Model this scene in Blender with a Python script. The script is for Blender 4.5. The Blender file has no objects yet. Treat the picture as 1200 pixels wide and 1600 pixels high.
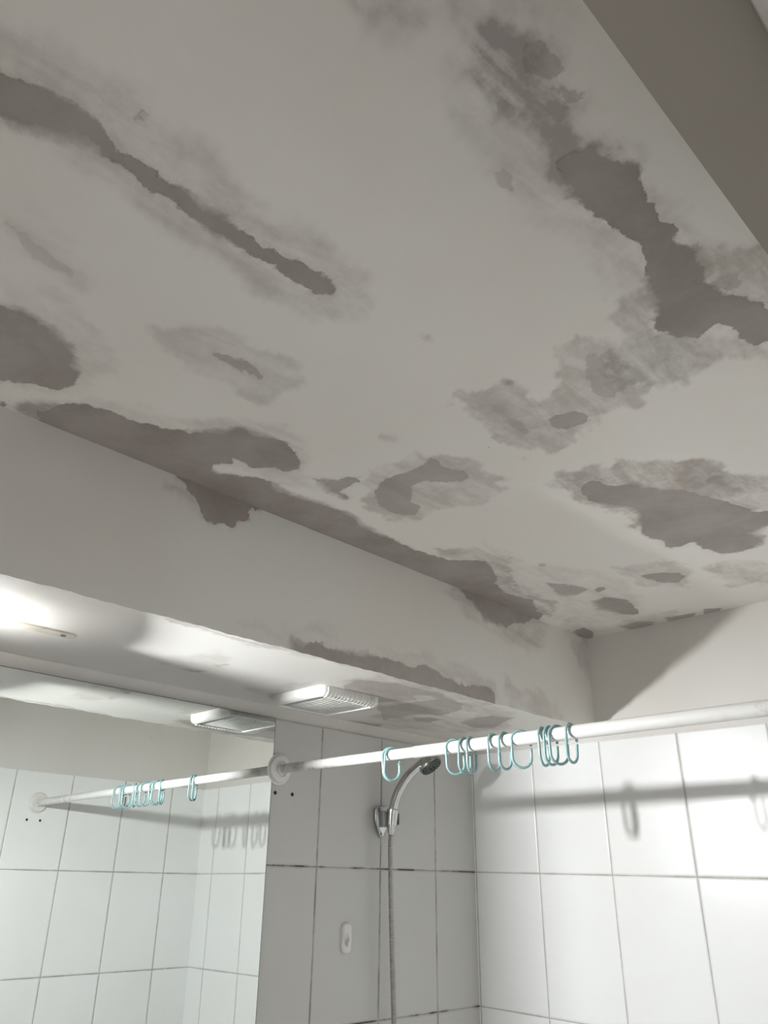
import bpy, bmesh, math
import numpy as np
from mathutils import Vector, Matrix

S = bpy.context.scene
COL = S.collection
# ------------------------------------------------------------------ room dimensions (metres)
# left (mirror) wall x = 0, back wall y = 0, floor z = 0
W, ZC = 1.276, 2.319          # right wall, ceiling
WB, ZS = 0.391, 2.0867        # boxed-in duct along the left wall: width, underside
ZT, ZROW = 2.0588, 1.7609     # top of the tiling, first grout row
YN = -2.30                    # wall behind
DOOR_Y0, DOOR_Y1, DOOR_Z = -2.05, -1.17, 2.121

# ------------------------------------------------------------------ camera
cam = bpy.data.cameras.new('camera')
cam.sensor_fit = 'VERTICAL'
cam.sensor_height = 36.0
cam.lens = 1167.22 / 1600 * 36.0
cam.shift_x = 33.526 / 1600
cam.shift_y = 20.968 / 1600
cam.clip_start = 0.01
co = bpy.data.objects.new('camera', cam)
COL.objects.link(co)
yaw, pit, rol = 0.81944, 0.4359, 0.02779
F = Vector((-math.sin(yaw) * math.cos(pit), math.cos(yaw) * math.cos(pit), math.sin(pit)))
Rv = F.cross(Vector((0, 0, 1))).normalized()
Uv = Rv.cross(F)
R2 = math.cos(rol) * Rv + math.sin(rol) * Uv
U2 = -math.sin(rol) * Rv + math.cos(rol) * Uv
M = Matrix((R2, U2, -F)).transposed().to_4x4()
M.translation = (1.36481, -1.71504, 1.75)
co.matrix_world = M
S.camera = co

# ------------------------------------------------------------------ light and exposure
LAMP = (0.20, -1.43, 1.985)       # bulb of the lamp under the duct
LAMP_RADIANCE = 11200.0
SHIELD_AZ, SHIELD_DZ = 42, 0.004      # where the room-side screen of the added light shield starts, and its lower rim
CAP_R, CAP_DZ = 0.070, 0.0145   # cap added above the bulb to dim and spread light upward
wd = bpy.data.worlds.new('world')
S.world = wd
wd.use_nodes = True
wd.node_tree.nodes['Background'].inputs[0].default_value = (1.0, 0.92, 0.87, 1)
wd.node_tree.nodes['Background'].inputs[1].default_value = 0.42
S.view_settings.view_transform = 'Standard'
S.view_settings.look = 'None'
S.view_settings.gamma = 1
S.view_settings.use_curve_mapping = False
S.view_settings.exposure = 0.0
S.cycles.caustics_reflective = False
S.cycles.caustics_refractive = False
S.cycles.sample_clamp_indirect = 60
S.cycles.max_bounces = 14
S.cycles.diffuse_bounces = 8

# ------------------------------------------------------------------ node helpers
class NT:
    def __init__(s, name):
        s.m = bpy.data.materials.new(name)
        s.m.use_nodes = True
        s.t = s.m.node_tree
        s.b = s.t.nodes['Principled BSDF']
    def n(s, typ, **kw):
        o = s.t.nodes.new(typ)
        for k, v in kw.items():
            setattr(o, k, v)
        return o
    def set(s, sock, v):
        if isinstance(v, bpy.types.NodeSocket):
            s.t.links.new(v, sock)
        elif isinstance(v, (tuple, list)) and len(v) == 3 and sock.type == 'RGBA':
            sock.default_value = (*v, 1)
        else:
            sock.default_value = v
    def math(s, op, a, b=0.0, c=0.0, clamp=False):
        o = s.n('ShaderNodeMath', operation=op, use_clamp=clamp)
        s.set(o.inputs[0], a); s.set(o.inputs[1], b); s.set(o.inputs[2], c)
        return o.outputs[0]
    def rng(s, v, a, b, c=0.0, d=1.0, smooth=True):
        o = s.n('ShaderNodeMapRange', interpolation_type='SMOOTHSTEP' if smooth else 'LINEAR')
        s.set(o.inputs[0], v)
        for i, x in enumerate((a, b, c, d)):
            s.set(o.inputs[i + 1], x)
        return o.outputs[0]
    def mix(s, f, a, b):
        o = s.n('ShaderNodeMix', data_type='RGBA')
        s.set(o.inputs[0], f); s.set(o.inputs[6], a); s.set(o.inputs[7], b)
        return o.outputs[2]
    def pos(s, scale=(1, 1, 1), loc=(0, 0, 0)):
        t = s.n('ShaderNodeTexCoord')
        m = s.n('ShaderNodeMapping')
        m.inputs['Scale'].default_value = scale
        m.inputs['Location'].default_value = loc
        s.t.links.new(t.outputs['Object'], m.inputs[0])
        return m.outputs[0]
    def noise(s, scale, detail=3, rough=0.55, vec=None, dist=0.0):
        o = s.n('ShaderNodeTexNoise')
        o.inputs['Scale'].default_value = scale
        o.inputs['Detail'].default_value = detail
        o.inputs['Roughness'].default_value = rough
        o.inputs['Distortion'].default_value = dist
        s.set(o.inputs['Vector'], vec if vec is not None else s.pos())
        return o.outputs['Fac']
    def attr(s, name):
        o = s.n('ShaderNodeAttribute', attribute_name=name)
        return o.outputs['Fac']
    def bump(s, h, dist, strength=1.0, normal=None):
        o = s.n('ShaderNodeBump')
        o.inputs['Strength'].default_value = strength
        o.inputs['Distance'].default_value = dist
        s.set(o.inputs['Height'], h)
        if normal is not None:
            s.set(o.inputs['Normal'], normal)
        return o.outputs[0]
    def out(s, color=None, rough=None, normal=None, **kw):
        if color is not None: s.set(s.b.inputs['Base Color'], color)
        if rough is not None: s.set(s.b.inputs['Roughness'], rough)
        if normal is not None: s.set(s.b.inputs['Normal'], normal)
        for k, v in kw.items():
            s.set(s.b.inputs[k.replace('_', ' ')], v)
        return s.m

def plain(name, color, rough=0.5, metal=0.0, var=0.04, bump=0.0, spec=0.5, scale=60):
    t = NT(name)
    nz = t.noise(scale, 3)
    c2 = tuple(x * (1 - 3 * var) for x in color)
    c = t.mix(t.rng(nz, 0.35, 0.75), color, c2)
    kw = {}
    nrm = t.bump(t.noise(scale * 4, 2), bump) if bump else None
    return t.out(c, rough, nrm, Metallic=metal, Specular_IOR_Level=spec)

def paint(name, base=(0.70, 0.685, 0.645), wear=True, axis=1):
    """old emulsion paint; the attributes sd / tone / soft say where the paint has come away"""
    t = NT(name)
    st = [7.0, 7.0, 7.0]; st[axis] = 2.2
    streak = t.noise(3.2, 6, 0.62, t.pos(tuple(st)), 0.4)
    big = t.noise(2.3, 4, 0.5)
    fine = t.noise(55, 5, 0.65)
    c = t.mix(t.rng(big, 0.3, 0.75), base, tuple(b * k for b, k in zip(base, (0.95, 0.925, 0.90))))
    h = t.math('MULTIPLY', fine, 0.12)
    if wear:
        soft = t.attr('soft'); sd = t.attr('sd'); tone = t.attr('tone')
        k = t.math('ADD', t.rng(streak, 0.33, 0.66, 0.35, 1.65), t.rng(fine, 0.35, 0.65, -0.22, 0.22))
        sf = t.math('MULTIPLY', soft, k, clamp=True)
        tint = t.mix(t.rng(t.noise(6, 3), 0.35, 0.65), (0.40, 0.365, 0.345), (0.42, 0.37, 0.325))
        c = t.mix(sf, c, tint)
        rag = t.math('ADD', t.rng(t.noise(38, 2, 0.5), 0, 1, -0.010, 0.010, False),
                     t.rng(t.noise(120, 6, 0.8), 0, 1, -0.010, 0.010, False))
        e = t.math('ADD', sd, rag)
        # the edge is torn in some places and feathered out in others
        wd_ = t.rng(t.noise(7, 2, 0.5, t.pos((1, 1, 1), (5, 2, 0))), 0.50, 0.68, 0.0010, 0.010)
        mask = t.math('SUBTRACT', 0.5, t.math('DIVIDE', e, t.math('MULTIPLY', wd_, 2.0)), clamp=True)
        # thin feathered skim around the bare area
        rim = t.rng(e, 0.0, 0.013, 0.30, 0.0)
        rim = t.math('MULTIPLY', rim, t.rng(t.noise(90, 5, 0.7), 0.40, 0.62))
        rim = t.math('MULTIPLY', rim, tone, clamp=True)
        c = t.mix(rim, c, (0.46, 0.40, 0.36))
        bare = t.mix(t.rng(t.noise(9, 5, 0.65, t.pos((1, 1, 1), (3, 1, 0))), 0.3, 0.72), (0.38, 0.34, 0.32), (0.295, 0.255, 0.235))
        bare = t.mix(t.rng(t.noise(48, 4, 0.7), 0.52, 0.8, 0, 0.35), bare, (0.40, 0.36, 0.33))
        m2 = t.math('MULTIPLY', mask, tone, clamp=True)
        c = t.mix(m2, c, bare)
        h = t.math('SUBTRACT', h, t.math('MULTIPLY', t.math('MULTIPLY', mask, tone), 0.5))
    v = t.n('ShaderNodeTexVoronoi'); v.inputs['Scale'].default_value = 17
    t.set(v.inputs['Vector'], t.pos())
    spk = t.math('MULTIPLY', t.rng(v.outputs['Distance'], 0.018, 0.032, 1, 0), t.rng(t.noise(4, 1), 0.52, 0.62))
    c = t.mix(t.math('MULTIPLY', spk, 0.7), c, (0.16, 0.11, 0.08))
    return t.out(c, 0.62, t.bump(h, 0.0009), Specular_IOR_Level=0.35)

def tiles(name, ax, u0, mould, grout=(0.44, 0.42, 0.385), w=0.19636, h=0.30, tile=(0.83, 0.84, 0.845)):
    """20 x 30 cm glazed tiles on a wall; ax = horizontal axis of that wall"""
    t = NT(name)
    tc = t.n('ShaderNodeTexCoord')
    sx = t.n('ShaderNodeSeparateXYZ'); t.t.links.new(tc.outputs['Object'], sx.inputs[0])
    wob = t.rng(t.noise(14, 2), 0, 1, -0.0006, 0.0006, False)
    def line(v, o, p):
        a = t.math('DIVIDE', t.math('SUBTRACT', v, o), p)
        a = t.math('FRACT', t.math('ADD', a, 50.5))
        return t.math('MULTIPLY', t.math('ABSOLUTE', t.math('SUBTRACT', a, 0.5)), p)
    du = line(sx.outputs[ax], u0, w); dz = line(sx.outputs[2], ZROW, h)
    d = t.math('MINIMUM', du, dz)
    g = t.rng(t.math('ADD', d, wob), 0.0010, 0.0017, 1, 0)
    ht = t.rng(d, 0.0008, 0.0050)
    wave = t.noise(5.0, 2, 0.4)
    body = t.mix(t.rng(t.noise(3, 4), 0.3, 0.8), tile, tuple(a * b for a, b in zip(tile, (0.955, 0.945, 0.925))))
    # mould sits in the joints, more in the level ones
    mz = t.noise(9, 5, 0.75)
    lvl = t.rng(t.math('SUBTRACT', dz, du), -0.0005, 0.0005, 1.0, 0.55)
    mm = t.math('MULTIPLY', t.math('MULTIPLY', t.rng(mz, 0.42, 0.60), mould), lvl, clamp=True)
    gc = t.mix(mm, grout, (0.055, 0.040, 0.032))
    smear = t.math('MULTIPLY', t.math('MULTIPLY', t.rng(d, 0.001, 0.006, 1, 0), mm), 0.45)
    body = t.mix(smear, body, (0.22, 0.16, 0.12))
    c = t.mix(g, body, gc)
    rough = t.rng(g, 0, 1, 0.30, 0.8)
    n1 = t.bump(wave, 0.004, 0.6)
    return t.out(c, rough, t.bump(ht, 0.0011, 1.0, n1), Specular_IOR_Level=0.5)

MAT = {}
MAT['ceiling'] = paint('ceiling_paint', (0.80, 0.775, 0.735))
MAT['duct'] = paint('duct_paint', (0.715, 0.705, 0.675))
MAT['wall_paint'] = paint('wall_paint', (0.68, 0.665, 0.64), wear=False)
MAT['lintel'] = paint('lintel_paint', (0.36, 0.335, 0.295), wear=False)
MAT['tile_left'] = tiles('glazed_tile_left', 1, -0.15649, 1.0, (0.40, 0.37, 0.33), tile=(0.56, 0.56, 0.54))  # tile colour darkened here to carry the weaker light on this wall
MAT['tile_back'] = tiles('glazed_tile_back', 0, 0.20106, 0.25, (0.50, 0.475, 0.44))
MAT['tile_right'] = tiles('glazed_tile_right', 1, -0.14398, 0.35, (0.42, 0.40, 0.36))
MAT['tile_near'] = tiles('glazed_tile_near', 0, 0.1, 0.3)
MAT['white_plastic'] = plain('white_plastic', (0.74, 0.735, 0.71), 0.35, var=0.03)
MAT['teal'] = plain('teal_plastic', (0.27, 0.44, 0.445), 0.25, var=0.05)
MAT['chrome'] = plain('chrome', (0.56, 0.555, 0.55), 0.10, 1.0, var=0.04)
MAT['hose'] = plain('brushed_hose_metal', (0.50, 0.48, 0.45), 0.30, 0.85)
MAT['grey_plastic'] = plain('grey_blue_plastic', (0.33, 0.36, 0.38), 0.3)
MAT['black_plastic'] = plain('black_plastic', (0.015, 0.015, 0.016), 0.35)
MAT['nozzle'] = plain('dark_green_grey_plastic', (0.055, 0.075, 0.07), 0.4)
MAT['hole'] = plain('dark_hole', (0.03, 0.022, 0.018), 0.9)
MAT['frame'] = plain('door_frame_paint', (0.56, 0.54, 0.50), 0.5)
MAT['floor'] = plain('floor_tile', (0.78, 0.775, 0.75), 0.3, scale=8)
MAT['cream'] = plain('cream_painted_metal', (0.60, 0.56, 0.48), 0.45, var=0.10, scale=30)
MAT['light_shield'] = plain('added_shield_dark', (0.045, 0.043, 0.04), 0.6)  # dark so the added lamp shield bounces little light
t = NT('light_spread_cap')  # cap added to leak soft bulb light onto the duct underside
tl = t.n('ShaderNodeBsdfTranslucent'); tl.inputs[0].default_value = (0.25, 0.25, 0.25, 1)
df = t.n('ShaderNodeBsdfDiffuse'); df.inputs[0].default_value = (0.05, 0.05, 0.05, 1)
ad = t.n('ShaderNodeAddShader')
t.t.links.new(tl.outputs[0], ad.inputs[0]); t.t.links.new(df.outputs[0], ad.inputs[1])
t.t.links.new(ad.outputs[0], t.t.nodes['Material Output'].inputs[0])
MAT['cap'] = t.m
MAT['backing'] = plain('recess_shade_grey', (0.20, 0.19, 0.175), 0.6)  # grey colour stands in for the shade between the louvres
MAT['screw'] = plain('screw_metal', (0.22, 0.21, 0.20), 0.4, 0.7)

t = NT('dirty_white_plastic')
dn = t.noise(26, 5, 0.7)
c = t.mix(t.rng(dn, 0.50, 0.70, 0, 0.5), (0.74, 0.735, 0.71), (0.50, 0.45, 0.38))
c = t.mix(t.rng(t.noise(95, 4, 0.7), 0.66, 0.72, 0, 0.85), c, (0.16, 0.09, 0.06))
MAT['fan'] = t.out(c, 0.4)

t = NT('white_rod_enamel')
px_ = t.n('ShaderNodeTexCoord'); sp = t.n('ShaderNodeSeparateXYZ'); t.t.links.new(px_.outputs['Object'], sp.inputs[0])
ends = t.math('MAXIMUM', t.rng(sp.outputs[0], 0.10, 0.32, 1, 0), t.rng(sp.outputs[0], 0.78, 1.15, 0, 1))
dirt = t.math('MULTIPLY', t.rng(t.noise(45, 6, 0.75), 0.44, 0.70), t.rng(ends, 0, 1, 0.05, 0.75))
c = t.mix(dirt, (0.70, 0.695, 0.68), (0.42, 0.37, 0.31))
MAT['rod'] = t.out(c, 0.28)

t = NT('silvered_mirror')
hz = t.noise(3, 2)
MAT['mirror'] = t.out(t.mix(hz, (0.84, 0.875, 0.85), (0.845, 0.88, 0.855)), 0.0, Metallic=1.0)
MAT['mirror_edge'] = plain('mirror_edge_dark', (0.10, 0.11, 0.10), 0.5)

t = NT('glowing_bulb')
em = t.n('ShaderNodeEmission')
em.inputs[0].default_value = (0.985, 1.0, 1.0, 1)
em.inputs[1].default_value = LAMP_RADIANCE
t.t.links.new(em.outputs[0], t.t.nodes['Material Output'].inputs[0])
MAT['bulb'] = t.m

# ------------------------------------------------------------------ mesh helpers
def link(name, me, mats, parent=None):
    o = bpy.data.objects.new(name, me)
    COL.objects.link(o)
    for m in (mats if isinstance(mats, (list, tuple)) else [mats]):
        me.materials.append(m)
    if parent is not None:
        o.parent = parent
    return o
def obj(name, bm, mats, parent=None, smooth=False, org=(0, 0, 0)):
    if any(org):
        bmesh.ops.translate(bm, verts=bm.verts, vec=-Vector(org))
    bmesh.ops.recalc_face_normals(bm, faces=bm.faces)
    for f in bm.faces:
        f.smooth = smooth
    me = bpy.data.meshes.new(name)
    bm.to_mesh(me); bm.free()
    o = link(name, me, mats, parent)
    if smooth:
        try:
            me.set_sharp_from_angle(angle=math.radians(42))
        except Exception:
            pass
    return o
def tag(o, label=None, cat=None, group=None, kind=None):
    if label: o['label'] = label
    if cat: o['category'] = cat
    if group: o['group'] = group
    if kind: o['kind'] = kind
    return o
def thing(name, label, cat, loc, group=None):
    o = bpy.data.objects.new(name, None)
    o.empty_display_size = 0.05
    COL.objects.link(o)
    o.location = loc
    return tag(o, label, cat, group)
def box(bm, lo, hi, bev=0.0, seg=2, mi=0):
    r = bmesh.ops.create_cube(bm, size=1)
    vs = r['verts']
    for v in vs:
        v.co = Vector([lo[i] + (v.co[i] + 0.5) * (hi[i] - lo[i]) for i in range(3)])
    fs = list({f for v in vs for f in v.link_faces})
    for f in fs: f.material_index = mi
    if bev:
        es = list({e for v in vs for e in v.link_edges})
        bmesh.ops.bevel(bm, geom=es, offset=bev, segments=seg, affect='EDGES', profile=0.5)
def basis(n):
    n = Vector(n).normalized()
    a = Vector((0, 0, 1)) if abs(n.z) < 0.9 else Vector((1, 0, 0))
    u = n.cross(a).normalized()
    return u, n.cross(u), n
def lathe(bm, c, axis, prof, seg=32, mi=0, squash=(1, 1)):
    """prof = [(radius, height along axis)...]"""
    u, v, n = basis(axis); c = Vector(c); rings = []
    for r, h in prof:
        if r < 1e-6:
            rings.append([bm.verts.new(c + n * h)])
        else:
            rings.append([bm.verts.new(c + n * h + u * (r * squash[0] * math.cos(2 * math.pi * k / seg)) + v * (r * squash[1] * math.sin(2 * math.pi * k / seg))) for k in range(seg)])
    for a, b in zip(rings, rings[1:]):
        for k in range(seg):
            k2 = (k + 1) % seg
            if len(a) == 1 and len(b) == 1: continue
            if len(a) == 1: f = bm.faces.new((a[0], b[k], b[k2]))
            elif len(b) == 1: f = bm.faces.new((a[k], b[0], a[k2]))
            else: f = bm.faces.new((a[k], b[k], b[k2], a[k2]))
            f.material_index = mi
def tube(bm, pts, rad, seg=12, closed=False, cap=True):
    P = [Vector(p) for p in pts]; n = len(P)
    R = rad if isinstance(rad, (list, tuple)) else [rad] * n
    T = []
    for i in range(n):
        a = P[(i - 1) % n] if (closed or i > 0) else P[i]
        b = P[(i + 1) % n] if (closed or i < n - 1) else P[i]
        T.append((b - a).normalized())
    u, _, _ = basis(T[0]); rings = []
    for i in range(n):
        u = (u - T[i] * u.dot(T[i])).normalized()
        v = T[i].cross(u)
        rings.append([bm.verts.new(P[i] + R[i] * (u * math.cos(2 * math.pi * k / seg) + v * math.sin(2 * math.pi * k / seg))) for k in range(seg)])
    m = n if closed else n - 1
    for i in range(m):
        a, b = rings[i], rings[(i + 1) % n]
        for k in range(seg):
            bm.faces.new((a[k], a[(k + 1) % seg], b[(k + 1) % seg], b[k]))
    if cap and not closed:
        for rg, p, tt, r in ((rings[0], P[0], -T[0], R[0]), (rings[-1], P[-1], T[-1], R[-1])):
            c = bm.verts.new(p + tt * r * 0.5)
            for k in range(seg):
                bm.faces.new((rg[k], rg[(k + 1) % seg], c))
def spline(pts, n):
    """Catmull-Rom through pts, n samples per span"""
    P = [Vector(p) for p in pts]; P = [2 * P[0] - P[1]] + P + [2 * P[-1] - P[-2]]; out = []
    for i in range(1, len(P) - 2):
        for k in range(n):
            s = k / n
            a, b, c, d = P[i - 1], P[i], P[i + 1], P[i + 2]
            out.append(0.5 * ((2 * b) + (c - a) * s + (2 * a - 5 * b + 4 * c - d) * s * s + (3 * b - a - 3 * c + d) * s ** 3))
    out.append(P[-2]); return out
def new_bm(): return bmesh.new()

# ------------------------------------------------------------------ worn paint: outlines of the bare plaster, in mm on each surface
CEIL_HARD=[
(0.95,[876,-1667,882,-1659,884,-1647,890,-1636,893,-1621,894,-1608,892,-1593,887,-1584,883,-1574,876,-1564,881,-1558,879,-1548,882,-1534,877,-1518,883,-1509,879,-1492,878,-1477,882,-1458,882,-1439,883,-1420,878,-1403,882,-1392,888,-1374,887,-1358,893,-1345,891,-1334,881,-1315,878,-1314,865,-1330,868,-1355,863,-1373,865,-1395,861,-1408,860,-1431,859,-1458,856,-1477,861,-1493,866,-1503,863,-1516,860,-1530,868,-1544,869,-1552,863,-1560,866,-1569,865,-1583,861,-1596,852,-1609,844,-1623,840,-1635,836,-1652,828,-1680,868,-1693]),
(0.9,[600,-1567,608,-1548,605,-1521,601,-1505,587,-1485,572,-1466,543,-1449,511,-1439,483,-1450,476,-1473,465,-1493,449,-1512,420,-1550,585,-1603]),
(0.62,[698,-1347,709,-1331,713,-1310,709,-1287,702,-1272,695,-1277,694,-1302,693,-1334]),
(0.28,[723,-1605,720,-1585,713,-1556,710,-1533,699,-1528,693,-1548,705,-1582]),
(1,[412,-1445,460,-1431,479,-1408,486,-1379,486,-1350,496,-1325,507,-1296,522,-1269,542,-1255,564,-1236,582,-1233,586,-1208,592,-1178,595,-1150,588,-1126,563,-1102,550,-1095,529,-1104,522,-1124,504,-1148,504,-1172,503,-1189,492,-1170,479,-1190,461,-1194,444,-1173,463,-1149,480,-1124,482,-1093,472,-1066,478,-1044,483,-1006,489,-968,491,-932,478,-889,470,-849,470,-824,469,-789,465,-731,472,-693,478,-652,506,-626,530,-595,512,-551,472,-487,446,-430,454,-383,463,-346,427,-269,419,-231,242,-114,309,-662,336,-1152,343,-1380,353,-1421]),
(0.8,[543,-1064,554,-1039,579,-1027,599,-1008,588,-1001,542,-999,532,-970,525,-971,529,-1011,538,-1039]),
(0.7,[578,-955,621,-976,654,-973,686,-965,717,-977,725,-969,717,-941,732,-913,723,-892,710,-885,681,-906,662,-931,645,-932,620,-916,603,-894,596,-866,572,-844,554,-861,548,-902,562,-939]),
(0.92,[836,-750,857,-750,871,-707,902,-693,917,-649,943,-625,958,-579,978,-528,994,-464,1063,-432,1029,-325,988,-392,958,-383,969,-354,951,-320,911,-307,882,-322,866,-370,864,-413,839,-404,819,-422,827,-456,814,-499,824,-535,850,-583,850,-627,827,-649,816,-692]),
(0.7,[986,-636,1003,-635,1007,-614,998,-599,984,-615]),
(0.7,[546,-419,571,-386,591,-342,588,-317,552,-305,524,-325,539,-372]),
(0.95,[558,-242,594,-256,620,-204,608,-138,587,-93,563,-115,553,-155,543,-195]),
(0.8,[711,-319,743,-314,776,-284,774,-251,751,-232,727,-254]),
(1,[400,-74,438,-91,441,-52,427,-13,397,7,388,-25]),
(0.75,[513,-39,565,-41,587,-21,573,7,512,10]),
(0.75,[623,-29,687,-16,672,16,615,4]),
(0.75,[717,-33,750,-9,721,27,695,16]),
(0.5,[596,-520,607,-514,607,-496,591,-497]),
(0.8,[601,-310,619,-316,620,-298,600,-290]),
(0.5,[1180,-1393,1188,-1383,1192,-1372,1195,-1362,1191,-1354,1183,-1351,1177,-1359,1174,-1371,1175,-1382]),
(0.45,[1179,-1348,1186,-1337,1193,-1324,1185,-1320,1177,-1331,1176,-1341]),
(0.45,[1138,-1372,1146,-1362,1143,-1346,1137,-1350,1136,-1362]),
(0.4,[1094,-1317,1104,-1314,1105,-1296,1096,-1289,1090,-1301]),
(1.0,[1138,-1286,1148,-1286,1161,-1277,1170,-1277,1175,-1263,1183,-1251,1190,-1230,1181,-1210,1173,-1193,1178,-1178,1173,-1161,1178,-1140,1174,-1123,1183,-1109,1179,-1092,1180,-1073,1171,-1050,1176,-1025,1183,-1009,1192,-989,1222,-916,1198,-844,1178,-906,1166,-909,1161,-938,1155,-967,1150,-980,1124,-971,1106,-997,1095,-1018,1113,-1046,1113,-1064,1112,-1075,1130,-1103,1143,-1128,1148,-1150,1143,-1161,1139,-1184,1139,-1195,1134,-1211,1134,-1232,1128,-1245,1137,-1254,1137,-1269]),
(0.45,[1176,-1056,1196,-1041,1198,-1023,1181,-1020,1174,-1036]),
(0.75,[908,-942,920,-946,938,-935,955,-914,938,-902,912,-909,902,-926]),
(0.45,[870,-1028,875,-1007,872,-966,869,-928,860,-934,861,-965,864,-1006]),
(0.45,[1012,-1026,1024,-1031,1026,-1004,1012,-973,1007,-949,997,-930,986,-936,991,-983]),
(0.9,[918,-1055,923,-1050,920,-1045,915,-1050]),
(0.9,[832,-1065,835,-1062,832,-1059,829,-1062]),
(0.9,[823,-883,826,-879,822,-873,818,-876]),
(0.8,[900,-1194,902,-1192,900,-1189,898,-1192]),
(0.5,[917,-1572,925,-1570,925,-1568,918,-1570]),
(0.4,[714,-1077,715,-1052,708,-1054,710,-1076]),
(1,[396,-1493,405,-1489,388,-1483,380,-1487])]
CEIL_SOFT=[
(0.32,14,[924,-1684,928,-1657,926,-1631,923,-1608,945,-1586,944,-1571,933,-1550,931,-1530,932,-1498,922,-1449,922,-1411,929,-1376,931,-1339,915,-1297,899,-1278,879,-1277,851,-1290,821,-1312,826,-1344,829,-1389,831,-1439,829,-1482,835,-1521,835,-1566,844,-1600,837,-1625,830,-1650,822,-1678,913,-1707]),
(0.2,14,[646,-1584,667,-1536,652,-1478,611,-1437,589,-1404,540,-1424,501,-1432,442,-1510]),
(0.16,14,[750,-1621,764,-1596,759,-1569,745,-1536,720,-1510,692,-1511,686,-1544,707,-1586,718,-1610]),
(0.26,8,[677,-1422,722,-1393,745,-1347,754,-1297,746,-1251,728,-1230,679,-1228,648,-1248,654,-1303,659,-1354,664,-1402]),
(0.25,10,[493,-1419,523,-1369,526,-1323,571,-1268,610,-1242,623,-1184,619,-1140,548,-1074,530,-1032,492,-1068,480,-1124,444,-1424]),
(0.9,16,[399,-1468,442,-1459,465,-1415,382,-1368,369,-1429]),
(0.36,6,[635,-1019,702,-1004,746,-967,762,-911,762,-855,739,-818,690,-802,627,-827,562,-836,517,-871,541,-942,602,-993]),
(0.55,5,[802,-788,835,-814,865,-791,905,-767,930,-785,935,-746,965,-725,1005,-705,1020,-651,1042,-589,1056,-575,1101,-546,1055,-406,933,-522,810,-530,844,-606,808,-657,802,-727]),
(0.45,5,[493,-726,555,-668,571,-588,519,-495,492,-388,498,-297,422,-208,403,-259,407,-437,486,-622]),
(0.3,8,[699,-401,797,-357,802,-284,757,-200,684,-267]),
(0.36,8,[828,-283,877,-283,971,-151,941,-58,820,-143,824,-215]),
(0.2,14,[582,-663,579,-535,635,-438,673,-354,655,-212,568,-78,475,-93,411,-218,473,-432]),
(0.28,6,[406,-155,467,-168,485,-50,590,-90,666,-54,623,38,403,28,373,-76]),
(0.95,9,[1156,-1435,1176,-1423,1181,-1397,1193,-1357,1175,-1338,1187,-1318,1171,-1302,1167,-1276,1175,-1258,1147,-1264,1138,-1281,1145,-1302,1146,-1327,1138,-1347,1138,-1372,1139,-1400,1152,-1419]),
(0.5,3,[1156,-1435,1176,-1423,1181,-1397,1193,-1357,1175,-1338,1187,-1318,1171,-1302,1167,-1276,1175,-1258,1147,-1264,1138,-1281,1145,-1302,1146,-1327,1138,-1347,1138,-1372,1139,-1400,1152,-1419]),
(0.3,16,[1152,-1452,1171,-1446,1193,-1423,1190,-1394,1201,-1377,1188,-1340,1194,-1311,1182,-1291,1193,-1236,1123,-1258,1133,-1196,1139,-1133,1102,-1078,1102,-1156,1103,-1215,1090,-1281,1101,-1328,1110,-1379,1128,-1416]),
(0.3,12,[1193,-1236,1187,-1195,1188,-1141,1186,-1109,1211,-1078,1228,-1044,1249,-999,1226,-927,1176,-1025,1173,-1122,1173,-1198]),
(0.36,3,[1178,-1096,1200,-1083,1231,-1051,1249,-999,1226,-927,1176,-1025,1174,-1060]),
(0.5,5,[1085,-1094,1105,-1096,1112,-1054,1097,-1009,1130,-968,1159,-932,1168,-899,1166,-875,1131,-918,1102,-903,1079,-889,1050,-898,1030,-927,1007,-940,1012,-973,1022,-1034,1057,-1024,1072,-1064]),
(0.4,3,[1002,-1078,1027,-1070,1057,-1024,1054,-1002,1030,-927,1016,-900,994,-892,974,-906,956,-884,921,-884,890,-866,865,-860,840,-889,830,-924,824,-954,824,-990,838,-1021,860,-1082,879,-1080,884,-1059,907,-1062,919,-1045,925,-1026,930,-991,962,-1003,982,-1020]),
(0.4,14,[1116,-1514,1148,-1481,1146,-1459,1133,-1459,1118,-1470,1110,-1495]),
(0.3,10,[1198,-1430,1230,-1398,1216,-1375,1207,-1370,1197,-1388,1198,-1406])]
FACE_HARD=[
(1.25,[-1239,2372,-1023,2387,-1032,2326,-1074,2308,-1069,2288,-1091,2277,-1105,2263,-1121,2267,-1136,2261,-1155,2264,-1166,2272,-1166,2289,-1190,2300,-1216,2320]),
(0.9,[-569,2346,-517,2320,-463,2294,-420,2267,-385,2268,-349,2269,-310,2291,-271,2295,-243,2314,-236,2324,-172,2335,-209,2367]),
(0.85,[-963,2108,-942,2106,-925,2106,-899,2113,-884,2107,-839,2113,-807,2114,-783,2119,-741,2116,-697,2116,-661,2116,-624,2126,-595,2123,-576,2116,-526,2109,-506,2106,-441,2120,-404,2110,-402,2086,-412,2064,-558,2067,-960,2071]),
(0.5,[-950,2367,-931,2368,-897,2370,-915,2361,-943,2359])]
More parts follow.
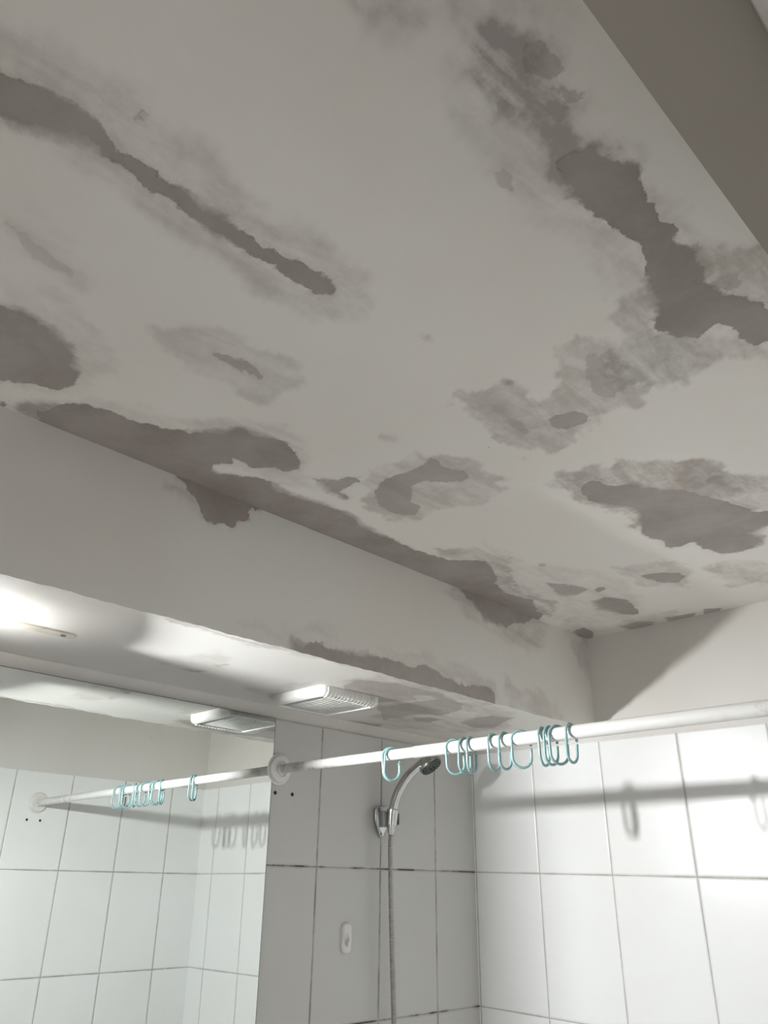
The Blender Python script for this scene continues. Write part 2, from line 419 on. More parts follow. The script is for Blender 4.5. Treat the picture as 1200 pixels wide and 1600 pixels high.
FACE_SOFT=[
(0.22,6,[-758,2130,-633,2148,-514,2150,-406,2140,-377,2090,-556,2113,-706,2116]),
(0.3,10,[-372,2147,-264,2137,-161,2132,-141,2086,-343,2082]),
(0.2,14,[-1073,2101,-901,2146,-823,2128,-969,2102]),
(0.3,10,[-571,2302,-487,2266,-328,2228,-197,2256,-157,2347,-461,2332]),
(0.3,8,[-1227,2312,-1164,2284,-1154,2259,-1192,2274,-1228,2300]),
(0.25,8,[-78,2298,1,2316,13,2217,-47,2222]),
(0.25,8,[-299,2273,-203,2311,-224,2251,-266,2226])]
SOFFIT_HARD=[
(0.62,[261,-726,325,-743,359,-673,362,-544,334,-444,300,-402,216,-374,180,-423,72,-418,173,-541,323,-513,339,-547,309,-573,289,-541,202,-570,215,-666]),
(0.8,[186,-275,254,-304,308,-301,321,-251,267,-211,213,-177,176,-206]),
(0.8,[-4,-479,4,-440,30,-376,-8,-361,-34,-404]),
(0.7,[143,-393,177,-375,185,-339,134,-327,115,-352]),
(0.5,[389,-1194,394,-1156,379,-1051,390,-967,371,-993,371,-1082,378,-1123,373,-1179]),
(0.6,[131,-1012,155,-979,139,-980,127,-1003]),
(0.5,[202,-989,240,-980,226,-974,199,-979]),
(0.5,[141,-1065,152,-1056,140,-1054])]
SOFFIT_SOFT=[
(0.4,14,[306,-759,422,-738,411,-542,355,-292,234,-126,77,-188,-8,-428,154,-501]),
(0.22,14,[194,-1083,288,-1039,248,-979,169,-974,131,-1006]),
(0.25,10,[92,-846,165,-821,256,-781,171,-742,58,-755]),
(0.25,6,[409,-1072,428,-984,419,-832,405,-721,386,-801,374,-954,364,-1040])]

def poly_sd(px, py, q):
    """signed distance (m, negative inside) of the grid points to a closed outline"""
    X = np.array(q[0::2]) / 1000.0; Y = np.array(q[1::2]) / 1000.0
    best = np.full(px.shape, 1e9); inside = np.zeros(px.shape, bool)
    n = len(X)
    for i in range(n):
        x0, y0, x1, y1 = X[i], Y[i], X[(i + 1) % n], Y[(i + 1) % n]
        dx, dy = x1 - x0, y1 - y0
        L = dx * dx + dy * dy + 1e-12
        s = np.clip(((px - x0) * dx + (py - y0) * dy) / L, 0, 1)
        best = np.minimum(best, (px - x0 - s * dx) ** 2 + (py - y0 - s * dy) ** 2)
        c = ((y0 > py) != (y1 > py))
        with np.errstate(divide='ignore', invalid='ignore'):
            xi = x0 + (py - y0) * dx / (dy if dy != 0 else 1e-12)
        inside ^= (c & (px < xi))
    d = np.sqrt(best)
    return np.where(inside, -d, d)
def worn(px, py, hard, soft):
    sd = np.full(px.shape, 0.2); tone = np.zeros(px.shape); sf = np.ones(px.shape)
    for tn, q in hard:
        d = poly_sd(px, py, q)
        m = d < sd
        sd = np.where(m, d, sd); tone = np.where(m, tn, tone)
    # let the outlines of the stains wander
    wx = sum(a * np.sin(f * (px * c + py * s) + o) for a, f, c, s, o in ((.006, 70, .6, .8, 0), (.004, 130, -.7, .7, 1), (.003, 230, .9, -.4, 2), (.002, 390, .2, 1, 3)))
    wy = sum(a * np.sin(f * (px * c + py * s) + o) for a, f, c, s, o in ((.007, 60, -.8, .6, 4), (.004, 140, .7, .7, 5), (.003, 210, .1, .9, 6), (.002, 410, 1, .3, 7)))
    px = px + wx; py = py + wy
    for st, fall, q in soft:
        d = poly_sd(px, py, q); w = fall / 1000.0
        s = np.clip((w - d) / (2 * w), 0, 1); s = s * s * (3 - 2 * s)
        sf *= 1 - s * st
    return sd, tone, 1 - sf
def grid(o3, u3, v3, lu, lv, step):
    """regular grid of points: origin, two unit directions, two lengths"""
    nu, nv = int(math.ceil(lu / step)) + 1, int(math.ceil(lv / step)) + 1
    a, b = np.meshgrid(np.linspace(0, lu, nu), np.linspace(0, lv, nv), indexing='ij')
    P = np.array(o3)[None, None] + a[..., None] * np.array(u3) + b[..., None] * np.array(v3)
    idx = np.arange(nu * nv).reshape(nu, nv)
    Fc = np.stack([idx[:-1, :-1], idx[1:, :-1], idx[1:, 1:], idx[:-1, 1:]], -1).reshape(-1, 4)
    return P.reshape(-1, 3), Fc
def make_surface(name, pieces, extra_boxes, mat, parent=None):
    """pieces = [(P, F, (sd, tone, soft))]; extra boxes give the slab its body"""
    V, Fs, A = [], [], [[], [], []]; off = 0
    for P, Fc, at in pieces:
        V.append(P); Fs.append(Fc + off); off += len(P)
        for k in range(3): A[k].append(at[k])
    for lo, hi in extra_boxes:
        c = np.array([(x, y, z) for x in (lo[0], hi[0]) for y in (lo[1], hi[1]) for z in (lo[2], hi[2])])
        f = np.array([(0, 1, 3, 2), (4, 6, 7, 5), (0, 4, 5, 1), (2, 3, 7, 6), (0, 2, 6, 4), (1, 5, 7, 3)])
        V.append(c); Fs.append(f + off); off += 8
        A[0].append(np.full(8, 0.2)); A[1].append(np.zeros(8)); A[2].append(np.zeros(8))
    V = np.concatenate(V); Fs = np.concatenate(Fs)
    me = bpy.data.meshes.new(name)
    me.vertices.add(len(V)); me.vertices.foreach_set('co', V.ravel().astype(np.float32))
    me.loops.add(Fs.size); me.loops.foreach_set('vertex_index', Fs.ravel().astype(np.int32))
    me.polygons.add(len(Fs)); me.polygons.foreach_set('loop_start', (np.arange(len(Fs)) * 4).astype(np.int32))
    me.update(calc_edges=True)
    for k, nm in enumerate(('sd', 'tone', 'soft')):
        at = me.attributes.new(nm, 'FLOAT', 'POINT')
        at.data.foreach_set('value', np.concatenate(A[k]).astype(np.float32))
    me.validate()
    return link(name, me, mat, parent)

# ------------------------------------------------------------------ ceiling
P, Fc = grid((0, YN, ZC), (1, 0, 0), (0, 1, 0), W + 0.16, 0.0045 - YN, 0.005)
o = make_surface('ceiling', [(P, Fc[:, ::-1], worn(P[:, 0], P[:, 1], CEIL_HARD, CEIL_SOFT))],
                 [((-0.1, YN - 0.1, ZC + 0.001), (W + 0.2, 0.1, ZC + 0.1))], MAT['ceiling'])
tag(o, 'white ceiling with brown bare patches of peeled paint', kind='structure')
# ------------------------------------------------------------------ boxed-in duct under the ceiling, along the left wall
def edge_wobble(P, fn):
    return P + fn(P)
P1, F1 = grid((WB, YN, ZS), (0, 1, 0), (0, 0, 1), 0.0045 - YN, ZC - ZS, 0.005)
a1 = worn(P1[:, 1], P1[:, 2], FACE_HARD, FACE_SOFT)
P2, F2 = grid((-0.0055, YN, ZS), (1, 0, 0), (0, 1, 0), WB + 0.0055, 0.0045 - YN, 0.005)
a2 = worn(P2[:, 0], P2[:, 1], SOFFIT_HARD, SOFFIT_SOFT)
def wob(y): return 0.0007 * np.sin(y * 31) + 0.0005 * np.sin(y * 83 + 1) + 0.0004 * np.sin(y * 211 + 2)
k1 = np.clip(1 - (P1[:, 2] - ZS) / 0.012, 0, 1); P1[:, 2] += k1 * wob(P1[:, 1])
k2 = np.clip(1 - (WB - P2[:, 0]) / 0.012, 0, 1); P2[:, 2] += k2 * wob(P2[:, 1])
o = make_surface('trim_1', [(P1, F1, a1), (P2, F2[:, ::-1], a2)],
                 [((-0.0055, YN, ZS + 0.003), (WB - 0.001, 0.0045, ZC))], MAT['duct'])
tag(o, 'boxed-in duct along the mirror wall with peeling lower edge', kind='structure')

# ------------------------------------------------------------------ walls and floor
def struct(name, bm, mats, label):
    return tag(obj(name, bm, mats), label, kind='structure')
bm = new_bm()
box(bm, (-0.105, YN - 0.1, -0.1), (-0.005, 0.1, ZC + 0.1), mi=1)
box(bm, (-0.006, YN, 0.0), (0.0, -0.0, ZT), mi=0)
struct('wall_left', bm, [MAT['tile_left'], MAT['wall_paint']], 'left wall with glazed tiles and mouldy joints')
bm = new_bm()
box(bm, (-0.005, 0.004, -0.1), (W + 0.2, 0.104, ZC + 0.1), mi=1)
box(bm, (0.0, 0.0, 0.0), (W, 0.005, ZT), mi=0)
struct('wall_back', bm, [MAT['tile_back'], MAT['wall_paint']], 'back wall with white glazed tiles below smooth paint')
bm = new_bm()
T = 0.15
box(bm, (W + 0.004, DOOR_Y1, -0.1), (W + T, 0.004, ZC + 0.001), mi=1)
box(bm, (W, DOOR_Y1, 0.0), (W + 0.005, 0.0, ZT), mi=0)
box(bm, (W + 0.004, YN - 0.1, -0.1), (W + T, DOOR_Y0, ZC + 0.001), mi=1)
box(bm, (W, YN, 0.0), (W + 0.005, DOOR_Y0, ZT), mi=0)
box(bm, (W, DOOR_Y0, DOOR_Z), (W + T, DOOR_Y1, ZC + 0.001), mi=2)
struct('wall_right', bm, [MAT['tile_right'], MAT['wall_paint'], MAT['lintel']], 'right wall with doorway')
bm = new_bm()
box(bm, (-0.005, YN - 0.1, -0.1), (W + T, YN, ZC + 0.1), mi=1)
box(bm, (0, YN - 0.002, 0), (W, YN + 0.004, ZT), mi=0)
struct('wall_near', bm, [MAT['tile_near'], MAT['wall_paint']], 'wall behind the viewer')
bm = new_bm(); box(bm, (-0.1, YN - 0.1, -0.1), (W + T + 1.2, 0.1, 0.0))
struct('floor', bm, MAT['floor'], 'grey tiled floor')
bm = new_bm()
box(bm, (W + 0.055, DOOR_Y0, DOOR_Z - 0.012), (W + 0.075, DOOR_Y1, DOOR_Z + 0.001), 0.003)
struct('trim_2', bm, MAT['frame'], 'door stop strip under the lintel')

# ------------------------------------------------------------------ mirror (very slightly out of true, as hung)
mn = Vector((1, 0.01499, 0.01083)).normalized()
mo = Vector((0.006, -0.69, 1.9))
ym1, ym0, zm1, zm0 = -0.6925, -1.95, ZT - 0.001, 1.02
def on_mirror(y, z, off=0.0):
    return Vector((mo.x - ((y - mo.y) * mn.y + (z - mo.z) * mn.z) / mn.x, y, z)) + mn * off
root = thing('wall_mirror', 'large frameless wall mirror left of the shower, reflecting the tiles', 'mirror', (0, (ym0 + ym1) / 2, zm0))
og = tuple(root.location)
def slab(bm, ya, yb, za, zb, o0, o1, mi):
    vs = [bm.verts.new(on_mirror(y, z, o)) for o in (o0, o1) for y, z in ((ya, za), (yb, za), (yb, zb), (ya, zb))]
    for f in ((0, 1, 2, 3), (4, 5, 6, 7), (0, 1, 5, 4), (1, 2, 6, 5), (2, 3, 7, 6), (3, 0, 4, 7)):
        bm.faces.new([vs[i] for i in f]).material_index = mi
bm = new_bm(); slab(bm, ym0, ym1, zm0, zm1, -0.0008, 0.0, 0)
obj('mirror_glass', bm, MAT['mirror'], root, org=og)
bm = new_bm(); slab(bm, ym0, ym1 + 0.0018, zm0, zm1 + 0.0014, -0.0040, -0.0009, 0)
tag(obj('backing', bm, MAT['mirror_edge'], root, org=og), 'dark edge of the mirror')

# ------------------------------------------------------------------ lamp under the duct
root = thing('ceiling_lamp', 'lamp with added light shield on a cream metal mounting bar with round end and screw, under the duct', 'lamp', (LAMP[0], LAMP[1], ZS))
og = (LAMP[0], LAMP[1], ZS)
bm = new_bm()
x0, ye, yb_, hw = 0.191, -1.246, -1.60, 0.0125
ol = [(x0 + hw * math.sin(a), ye - hw + hw * math.cos(a)) for a in np.linspace(math.pi / 2, -math.pi / 2, 13)]
ol += [(x0 - hw, yb_), (x0 + hw, yb_)]
lo_ = [bm.verts.new((x, y, ZS - 0.0035)) for x, y in ol]; up_ = [bm.verts.new((x, y, ZS - 0.0002)) for x, y in ol]
bm.faces.new(lo_); bm.faces.new(up_)
for i in range(len(ol)):
    j = (i + 1) % len(ol); bm.faces.new((lo_[i], lo_[j], up_[j], up_[i]))
bar = obj('mounting_bar', bm, MAT['cream'], root, org=og)
bm = new_bm(); lathe(bm, (x0, ye - 0.021, ZS - 0.0033), (0, 0, -1), [(0.0045, 0), (0.0045, 0.001), (0.0035, 0.0018), (0, 0.002)], 16)
tag(obj('screw', bm, MAT['screw'], bar, True, org=og), 'dull grey screw head')
bm = new_bm(); lathe(bm, (LAMP[0], LAMP[1], ZS - 0.0034), (0, 0, -1), [(0, 0), (0.034, 0), (0.034, 0.008), (0.022, 0.016), (0.019, 0.045), (0.017, 0.05), (0.0075, 0.055), (0.0075, ZS - 0.0034 - LAMP[2] - 0.0136), (0.0, ZS - 0.0034 - LAMP[2] - 0.0136)], 32)
obj('socket', bm, MAT['white_plastic'], root, True, org=og)
bm = new_bm()
lathe(bm, LAMP, (0, 0, 1), [(0, -0.016), (0.006, -0.014), (0.0085, -0.008), (0.0085, 0.008), (0.006, 0.013), (0, 0.0135)], 24)
obj('bulb', bm, MAT['bulb'], root, True, org=og)
# added, unseen light shield: a low curved screen towards the room, a deeper flat one towards the mirror wall
bm = new_bm()
def screen(bm, line, z0, z1, th=0.0012):
    n = len(line); q = []
    for i, (x, y) in enumerate(line):
        a = line[max(i - 1, 0)]; b = line[min(i + 1, n - 1)]
        t_ = Vector((b[0] - a[0], b[1] - a[1])).normalized(); nx, ny = -t_.y * th, t_.x * th
        zl = z0[i] if isinstance(z0, list) else z0
        q.append([bm.verts.new((x, y, zl)), bm.verts.new((x + nx, y + ny, zl)), bm.verts.new((x + nx, y + ny, z1)), bm.verts.new((x, y, z1))])
    for a, b in zip(q, q[1:]):
        for i in range(4): bm.faces.new((a[i], a[(i + 1) % 4], b[(i + 1) % 4], b[i]))
    bm.faces.new(q[0]); bm.faces.new(q[-1])
HR = 0.046
screen(bm, [(LAMP[0] + HR * math.sin(math.radians(a)), LAMP[1] + HR * math.cos(math.radians(a))) for a in range(SHIELD_AZ, 250, 4)],
       [LAMP[2] + SHIELD_DZ - 0.024 * min(1, max(0, (a - 62) / 30)) for a in range(SHIELD_AZ, 250, 4)], LAMP[2] + CAP_DZ + 0.0012)
screen(bm, [(LAMP[0] - 0.013, LAMP[1] - 0.044), (LAMP[0] - 0.012, LAMP[1] + 0.012), (LAMP[0] - 0.003, LAMP[1] + 0.072)], LAMP[2] - 0.075, LAMP[2] + CAP_DZ + 0.0005)
screen(bm, [(LAMP[0] - 0.013, LAMP[1] - 0.044), (LAMP[0] - 0.013, LAMP[1] - 0.022)], LAMP[2] + 0.010, ZS - 0.001)
tag(obj('light_shield', bm, MAT['light_shield'], root, False, org=og), 'added dark shield blocking lamp light')
bm = new_bm()
lathe(bm, LAMP, (0, 0, 1), [(0.0078, CAP_DZ + 0.0012), (CAP_R, CAP_DZ + 0.0006)], 40)
tag(obj('cap', bm, MAT['cap'], root, True, org=og), 'thin milky cap added to spread the bulb light')

# ------------------------------------------------------------------ ventilator grille on the duct underside
FX0, FX1, FY0, FY1, FH = 0.073, 0.243, -0.765, -0.600, 0.021
fo = ((FX0 + FX1) / 2, (FY0 + FY1) / 2, ZS)
root = thing('exhaust_fan', 'square white exhaust fan cover with louvres, flush on the duct underside', 'fan', fo)
def rrect(x0, x1, y0, y1, r, n=6):
    out = []
    for cx, cy, a0 in ((x1 - r, y1 - r, 0), (x0 + r, y1 - r, 90), (x0 + r, y0 + r, 180), (x1 - r, y0 + r, 270)):
        for k in range(n + 1):
            a = math.radians(a0 + 90 * k / n); out.append((cx + r * math.cos(a), cy + r * math.sin(a)))
    return out
def loft(bm, rings, close_first=True, close_last=True):
    vr = [[bm.verts.new(p) for p in r] for r in rings]
    for a, b in zip(vr, vr[1:]):
        for i in range(len(a)):
            j = (i + 1) % len(a); bm.faces.new((a[i], a[j], b[j], b[i]))
    if close_first: bm.faces.new(vr[0])
    if close_last: bm.faces.new(vr[-1])
def rr(d, z, r=0.014):
    return [(x, y, z) for x, y in rrect(FX0 + d, FX1 - d, FY0 + d, FY1 - d, max(r - d, 0.004))]
bm = new_bm()
loft(bm, [rr(0, ZS - 0.0003), rr(0, ZS - 0.012), rr(0.002, ZS - 0.016), rr(0.006, ZS - FH + 0.002), rr(0.010, ZS - FH), rr(0.013, ZS - FH), rr(0.014, ZS - FH + 0.004), rr(0.014, ZS - 0.010)])
obj('cover', bm, MAT['fan'], root, True, org=fo)
bm = new_bm()
n = 15
for k in range(n):
    y = FY0 + 0.018 + (FY1 - FY0 - 0.036) * k / (n - 1)
    v = []
    for s in range(21):     # each slat bows down a little in the middle
        u = s / 20; x = FX0 + 0.012 + (FX1 - FX0 - 0.024) * u
        bow = 0.005 * math.sin(math.pi * u) * math.sin(math.pi * (k + 1) / (n + 1))
        v.append([bm.verts.new((x, y + dy, ZS - FH + 0.003 - bow + dz)) for dy, dz in ((-0.0022, 0), (0.0022, 0), (0.0022, 0.006), (-0.0010, 0.006))])
    for a, b in zip(v, v[1:]):
        for i in range(4):
            bm.faces.new((a[i], a[(i + 1) % 4], b[(i + 1) % 4], b[i]))
    bm.faces.new(v[0]); bm.faces.new(v[-1])
    tube(bm, [(FX1 - 0.013, y, ZS - FH + 0.0004), (FX1 - 0.006, y, ZS - FH + 0.0006), (FX1 - 0.0008, y, ZS - 0.0150), (FX1 + 0.0004, y, ZS - 0.010), (FX1 + 0.0004, y, ZS - 0.003)], 0.0018, 6)
obj('grille', bm, MAT['fan'], root, org=fo)
bm = new_bm(); box(bm, (FX0 + 0.0142, FY0 + 0.0142, ZS - 0.0118), (FX1 - 0.0142, FY1 - 0.0142, ZS - 0.0102))
tag(obj('backing', bm, MAT['backing'], root, org=fo), 'plate behind the louvres, coloured grey for the shade there')
bm = new_bm(); lathe(bm, (fo[0], fo[1], ZS - 0.0119), (0, 0, -1), [(0, 0), (0.022, 0), (0.022, 0.002), (0, 0.003)], 28)
tag(obj('motor_hub', bm, MAT['screw'], root, True, org=fo), 'dark motor hub behind the louvres')

# ------------------------------------------------------------------ shower curtain rod
A = Vector((0.0, -0.6736, 1.9515)); B = Vector((W, -0.6476, 1.9620))
ax_ = (B - A).normalized(); RR = 0.0108
root = thing('shower_rod', 'long white enamelled curtain rod crossing the shower between two walls', 'curtain rod', A)
og = tuple(A)
bm = new_bm()
L = (B - A).length
prof = [(0.0, 0.004), (RR - 0.001, 0.004), (RR - 0.001, 0.40), (RR, 0.4005), (RR, L - 0.004), (0, L - 0.004)]
lathe(bm, A, ax_, prof, 40)
obj('pole', bm, MAT['rod'], root, True, org=og)
fp = [(0.0, 0.0003), (0.033, 0.0003), (0.033, 0.004), (0.0315, 0.006), (0.029, 0.0065), (0.029, 0.009), (0.0275, 0.0125), (0.024, 0.014), (0.0165, 0.014), (0.0155, 0.011), (0.0112, 0.011), (0.0112, 0.0165), (0.0100, 0.017), (0.0, 0.017)]
for q, d in ((A, 1), (B, -1)):
    bm = new_bm(); lathe(bm, q, (d, 0, 0), fp, 48)
    obj('flange', bm, MAT['white_plastic'], root, True, org=og)

# ------------------------------------------------------------------ shower curtain rings on the rod
def ring_mesh():
    w, top, bot, g0 = 0.0155, 0.0131, -0.0455, -0.0135
    pts = []
    # tip under the rod on the far side, down, round the bottom, up the near side, over the rod, ending in a hook
    for z in np.linspace(g0 - 0.0035, bot + w, 5): pts.append((0.0, w, z))
    for a in np.linspace(0, math.pi, 15)[1:]: pts.append((0.0, w * math.cos(a), bot + w - w * math.sin(a)))
    for z in np.linspace(bot + w, top - w, 7)[1:]: pts.append((0.0, -w, z))
    for a in np.linspace(0, math.pi, 15)[1:]: pts.append((0.0, -w * math.cos(a), top - w + w * math.sin(a)))
    pts.append((0.0, w, top - w - 0.004)); pts.append((0.0, w, g0 + 0.0025))
    bm = new_bm(); tube(bm, pts, 0.0022, 10)
    lathe(bm, (0, w, g0 - 0.0045), (0, 0, 1), [(0, -0.001), (0.0023, 0), (0.0026, 0.0015), (0.0021, 0.003), (0, 0.0035)], 10)
    for f in bm.faces: f.smooth = True
    me = bpy.data.meshes.new('curtain_ring'); bm.to_mesh(me); bm.free()
    me.materials.append(MAT['teal'])
    return me
RM = ring_mesh()
RINGS = [
    (0.3375, 40, 3, 'outer', 'teal curtain ring, left one of the pair hanging apart nearest the mirror'),
    (0.3435, 20, -2, 'outer', 'teal curtain ring, right one of the pair hanging apart nearest the mirror'),
    (0.4920, 38, 2, 'mid', 'teal curtain ring, wide-turned, first of the three just right of the shower head'),
    (0.5145, 2, -1, 'mid', 'teal curtain ring, middle of the three just right of the shower head'),
    (0.5285, -9, 2, 'mid', 'teal curtain ring, narrow-turned, last of the three just right of the shower head'),
    (0.5760, 0, 1, 'c', 'teal curtain ring, first of the evenly spaced three in the middle of the rod'),
    (0.5995, 3, -2, 'c', 'teal curtain ring, second of the evenly spaced three in the middle of the rod'),
    (0.6310, 44, 0, 'c', 'teal curtain ring turned widest, third of the evenly spaced middle three'),
    (0.6725, -7, 2, 'd', 'teal curtain ring, leftmost of the last bunch toward the right'),
    (0.6865, 6, -1, 'd', 'teal curtain ring, second in the tight bunch of three at the right'),
    (0.6995, 28, 1, 'd', 'teal curtain ring, third in the tight bunch, next to the rightmost ring'),
    (0.7240, -2, -3, 'd', 'teal curtain ring, rightmost of all on the rod'),
]
for k, (x, th, ti, _g, lb) in enumerate(RINGS):
    o = bpy.data.objects.new('curtain_ring', RM)
    COL.objects.link(o)
    p = A + (B - A) * (x / W)
    o.location = p
    o.rotation_euler = (math.radians(ti * 1.5), 0, math.radians(-th))
    tag(o, lb, 'curtain ring', 'teal curtain rings on the white rod')

# ------------------------------------------------------------------ hand shower: head, handle, hose
HC = Vector((0.095, -0.280, 1.996)); HN = Vector((0.55, 0.22, -0.78)).normalized()
root = thing('hand_shower', 'chrome hand shower with dark spray face and ribbed metal hose, resting in the wall bracket', 'hand shower', (0.036, -0.352, 1.868))
og = tuple(root.location)
hp = spline([(0.0355, -0.3525, 1.852), (0.0365, -0.350, 1.885), (0.044, -0.342, 1.925), (0.058, -0.324, 1.963), (0.074, -0.304, 1.988), tuple(HC - HN * 0.013)], 8)
n = len(hp)
rad = [0.0098 + 0.0012 * math.sin(math.pi * i / n) + 0.0035 * max(0, (i / n - 0.75) * 4) for i in range(n)]
bm = new_bm(); tube(bm, hp, rad, 20)
# seam rib along the handle
obj('handle', bm, MAT['chrome'], root, True, org=og)
bm = new_bm(); lathe(bm, HC, HN, [(0, -0.021), (0.010, -0.0205), (0.019, -0.017), (0.026, -0.010), (0.0295, -0.003), (0.0300, 0.002), (0.0290, 0.005), (0.0270, 0.0055), (0, 0.0055)], 40)
obj('shower_head', bm, MAT['chrome'], root, True, org=og)
bm = new_bm(); lathe(bm, HC, HN, [(0, 0.0050), (0.0272, 0.0050), (0.0272, 0.0085), (0.0255, 0.0102), (0.012, 0.0106), (0.011, 0.0096), (0, 0.0096)], 40)
u, v, nn = basis(HN)
for R_, m in ((0.0165, 12), (0.0225, 18), (0.006, 6)):
    for k in range(m):
        a = 2 * math.pi * k / m + R_ * 40
        lathe(bm, HC + u * R_ * math.cos(a) + v * R_ * math.sin(a), HN, [(0.0012, 0.009), (0.0011, 0.0122), (0, 0.0125)], 8)
tag(obj('spray_face', bm, MAT['nozzle'], root, True, org=og), 'dark green-grey spray face with nozzles')
hz = spline([(0.0355, -0.353, 1.853), (0.0355, -0.356, 1.80), (0.035, -0.352, 1.705), (0.035, -0.346, 1.578), (0.035, -0.339, 1.458), (0.038, -0.330, 1.25), (0.045, -0.320, 1.05), (0.060, -0.305, 0.90), (0.075, -0.285, 0.84), (0.078, -0.255, 0.86), (0.060, -0.235, 0.92), (0.045, -0.230, 0.965)], 24)
# resample evenly so that the ribs of the metal hose come out regular
seg = [(hz[i + 1] - hz[i]).length for i in range(len(hz) - 1)]; cum = [0]
for s_ in seg: cum.append(cum[-1] + s_)
step = 0.0009; m = int(cum[-1] / step); pts = []; rad = []; j = 0
for i in range(m):
    d = i * step
    while j < len(seg) - 1 and cum[j + 1] < d: j += 1
    pts.append(hz[j].lerp(hz[j + 1], (d - cum[j]) / seg[j])); rad.append(0.0062 if i % 4 < 2 else 0.0050)
bm = new_bm(); tube(bm, pts, rad, 12)
obj('hose', bm, MAT['hose'], root, True, org=og)
bm = new_bm(); lathe(bm, (0.0355, -0.3530, 1.858), (0, -0.05, -1), [(0, 0), (0.0088, 0), (0.0092, 0.008), (0.0080, 0.020), (0.0066, 0.024), (0, 0.024)], 24)
obj('hose_nut', bm, MAT['chrome'], root, True, org=og)
# wall outlet the hose ends in (below the picture)
bm = new_bm()
lathe(bm, (0.0003, -0.230, 0.985), (1, 0, 0), [(0, 0), (0.026, 0), (0.026, 0.004), (0.013, 0.010), (0.013, 0.040), (0.016, 0.045), (0.016, 0.055), (0, 0.057)], 28)
lathe(bm, (0.045, -0.230, 0.985), (0, 0, -1), [(0, 0), (0.010, 0.0), (0.010, 0.022), (0, 0.022)], 20)
tag(obj('shower_outlet', bm, MAT['chrome'], None, True), 'chrome wall outlet feeding the shower hose', 'pipe outlet')

root = thing('shower_bracket', 'chrome wall bracket with grey-blue insert holding the hand shower', 'bracket', (0, -0.352, 1.868))
og = tuple(root.location)
bm = new_bm()
# shield-shaped back plate, wide at the top and pointed below
sh = [(-0.377, 1.892), (-0.366, 1.899), (-0.344, 1.900), (-0.331, 1.893), (-0.330, 1.870), (-0.338, 1.848), (-0.352, 1.829), (-0.358, 1.828), (-0.369, 1.846), (-0.378, 1.870)]
cy_, cz_ = -0.354, 1.868
def shr(k, x): return [(x, cy_ + (y - cy_) * k, cz_ + (z - cz_) * k) for y, z in sh]
loft(bm, [shr(1, 0.0003), shr(1, 0.005), shr(0.93, 0.008), shr(0.80, 0.0095)])
obj('back_plate', bm, MAT['chrome'], root, False, org=og)
bm = new_bm()
hoop = spline([(0.009, -0.375, 1.888), (0.020, -0.386, 1.886), (0.023, -0.387, 1.868), (0.018, -0.379, 1.846), (0.008, -0.364, 1.834)], 8)
tube(bm, hoop, 0.0026, 10)
obj('hoop', bm, MAT['chrome'], root, True, org=og)
bm = new_bm(); box(bm, (0.008, -0.376, 1.851), (0.030, -0.350, 1.886), 0.004, 3)
tag(obj('insert', bm, MAT['grey_plastic'], root, True, org=og), 'grey-blue plastic insert')
bm = new_bm()
lathe(bm, (0.0362, -0.3515, 1.873), (0.04, 0.08, 1), [(0.0112, -0.018), (0.0128, -0.018), (0.0142, 0.016), (0.0122, 0.018), (0.0112, 0.016), (0.0106, -0.018)], 28)
obj('cradle', bm, MAT['chrome'], root, True, org=og)
bm = new_bm(); box(bm, (0.012, -0.335, 1.857), (0.034, -0.323, 1.885), 0.003, 2)
tag(obj('clamp_knob', bm, MAT['black_plastic'], root, True, org=og), 'black clamp knob')

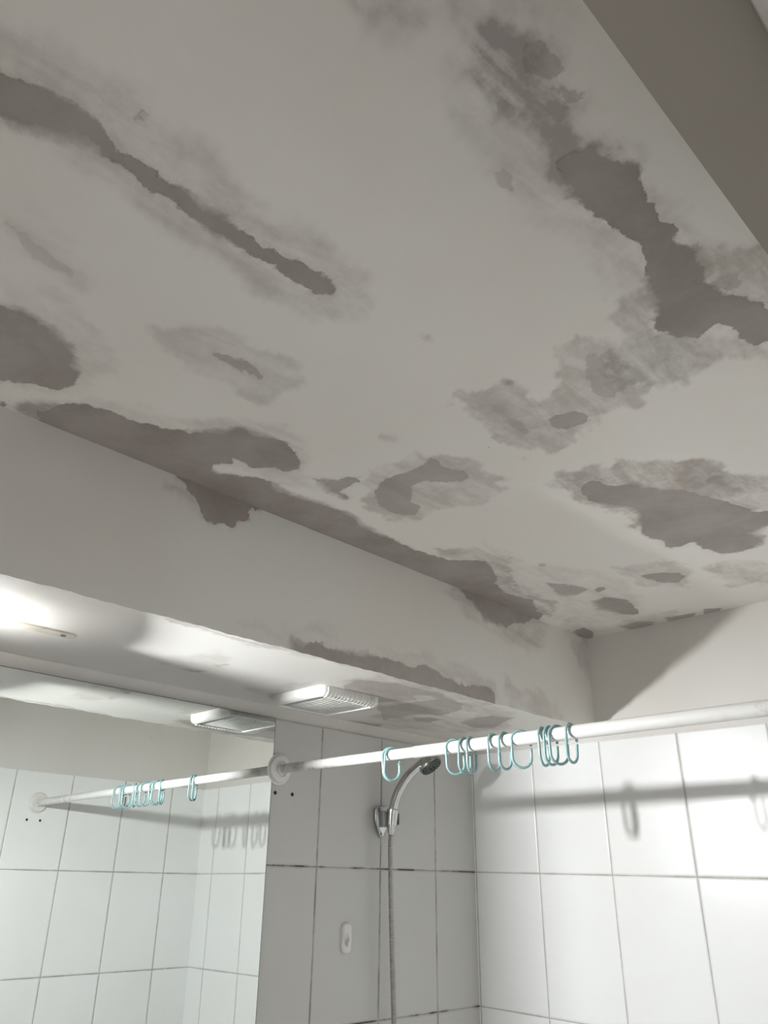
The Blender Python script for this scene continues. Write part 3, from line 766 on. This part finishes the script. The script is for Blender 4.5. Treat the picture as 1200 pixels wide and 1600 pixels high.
# ------------------------------------------------------------------ small adhesive hook on the tiles
root = thing('wall_hook', 'small white oval plastic hook stuck on the tiles left of the shower hose', 'hook', (0, -0.457, 1.622))
og = tuple(root.location)
bm = new_bm()
NU, NV = 25, 45; gv = []
for i in range(NU):
    row = []
    for j in range(NV):
        a = -1 + 2 * i / (NU - 1); b = -1 + 2 * j / (NV - 1)
        # square grid mapped onto a rounded rectangle
        hw_, hh_ = 0.0135, 0.0300; r_ = 0.0115
        y = a * hw_; z = b * hh_
        ey = max(abs(y) - (hw_ - r_), 0); ez = max(abs(z) - (hh_ - r_), 0)
        mx_ = max(ey, ez); l_ = math.hypot(ey, ez)
        if l_ > 1e-9:
            f_ = mx_ / l_
            y = math.copysign(hw_ - r_ + ey * f_, y) if ey > 0 else y
            z = math.copysign(hh_ - r_ + ez * f_, z) if ez > 0 else z
        ed = r_ - mx_
        hgt = 0.0020 + 0.0070 * math.sqrt(max(0.0, 1 - (1 - min(1, ed / 0.007)) ** 2))
        dd = math.hypot((y + 0.0028) / 0.0066, (z + 0.003) / 0.0135)
        dip = max(0.0, 1 - dd ** 3) * (0.0060 + 0.0020 * max(-1, min(1, (-z - 0.002) / 0.010)))
        hgt -= dip if dip > 0 else 0
        row.append(bm.verts.new((hgt, -0.457 + y, 1.622 + z)))
    gv.append(row)
for i in range(NU - 1):
    for j in range(NV - 1):
        bm.faces.new((gv[i][j], gv[i + 1][j], gv[i + 1][j + 1], gv[i][j + 1]))
rim = [gv[i][0] for i in range(NU)] + [gv[-1][j] for j in range(1, NV)] + [gv[i][-1] for i in range(NU - 2, -1, -1)] + [gv[0][j] for j in range(NV - 2, 0, -1)]
low = [bm.verts.new((0.0003, q.co.y, q.co.z)) for q in rim]
for i in range(len(rim)):
    j = (i + 1) % len(rim); bm.faces.new((rim[i], rim[j], low[j], low[i]))
bm.faces.new(low)
obj('hook_body', bm, MAT['white_plastic'], root, True, org=og)
bm = new_bm()
tube(bm, spline([(0.0030, -0.4585, 1.6105), (0.0075, -0.4585, 1.6105), (0.0115, -0.4585, 1.6125), (0.0125, -0.4585, 1.6175)], 5), 0.0026, 10)
obj('hook_tongue', bm, MAT['white_plastic'], root, True, org=og)

# ------------------------------------------------------------------ old screw holes below the rod flanges
for q, d, lb in (((0, -0.676, 1.903), 1, 'dark screw hole in the tile under the rod flange, the one nearer the mirror'),
                 ((0, -0.629, 1.9035), 1, 'dark screw hole in the tile under the rod flange, the one nearer the hose'),
                 ((W, -0.672, 1.908), -1, 'screw hole seen in the mirror under the reflected flange, left one'),
                 ((W, -0.628, 1.908), -1, 'screw hole seen in the mirror under the reflected flange, right one')):
    bm = new_bm(); lathe(bm, Vector(q) + Vector((0.0002 * d, 0, 0)), (d, 0, 0), [(0, 0), (0.0040, 0), (0.0037, 0.0006), (0.0028, 0.0007), (0.0024, 0.0002), (0, 0.0002)], 18)
    tag(obj('screw_hole', bm, MAT['hole'], None, True), lb, 'screw hole', 'old screw holes in the tiles')
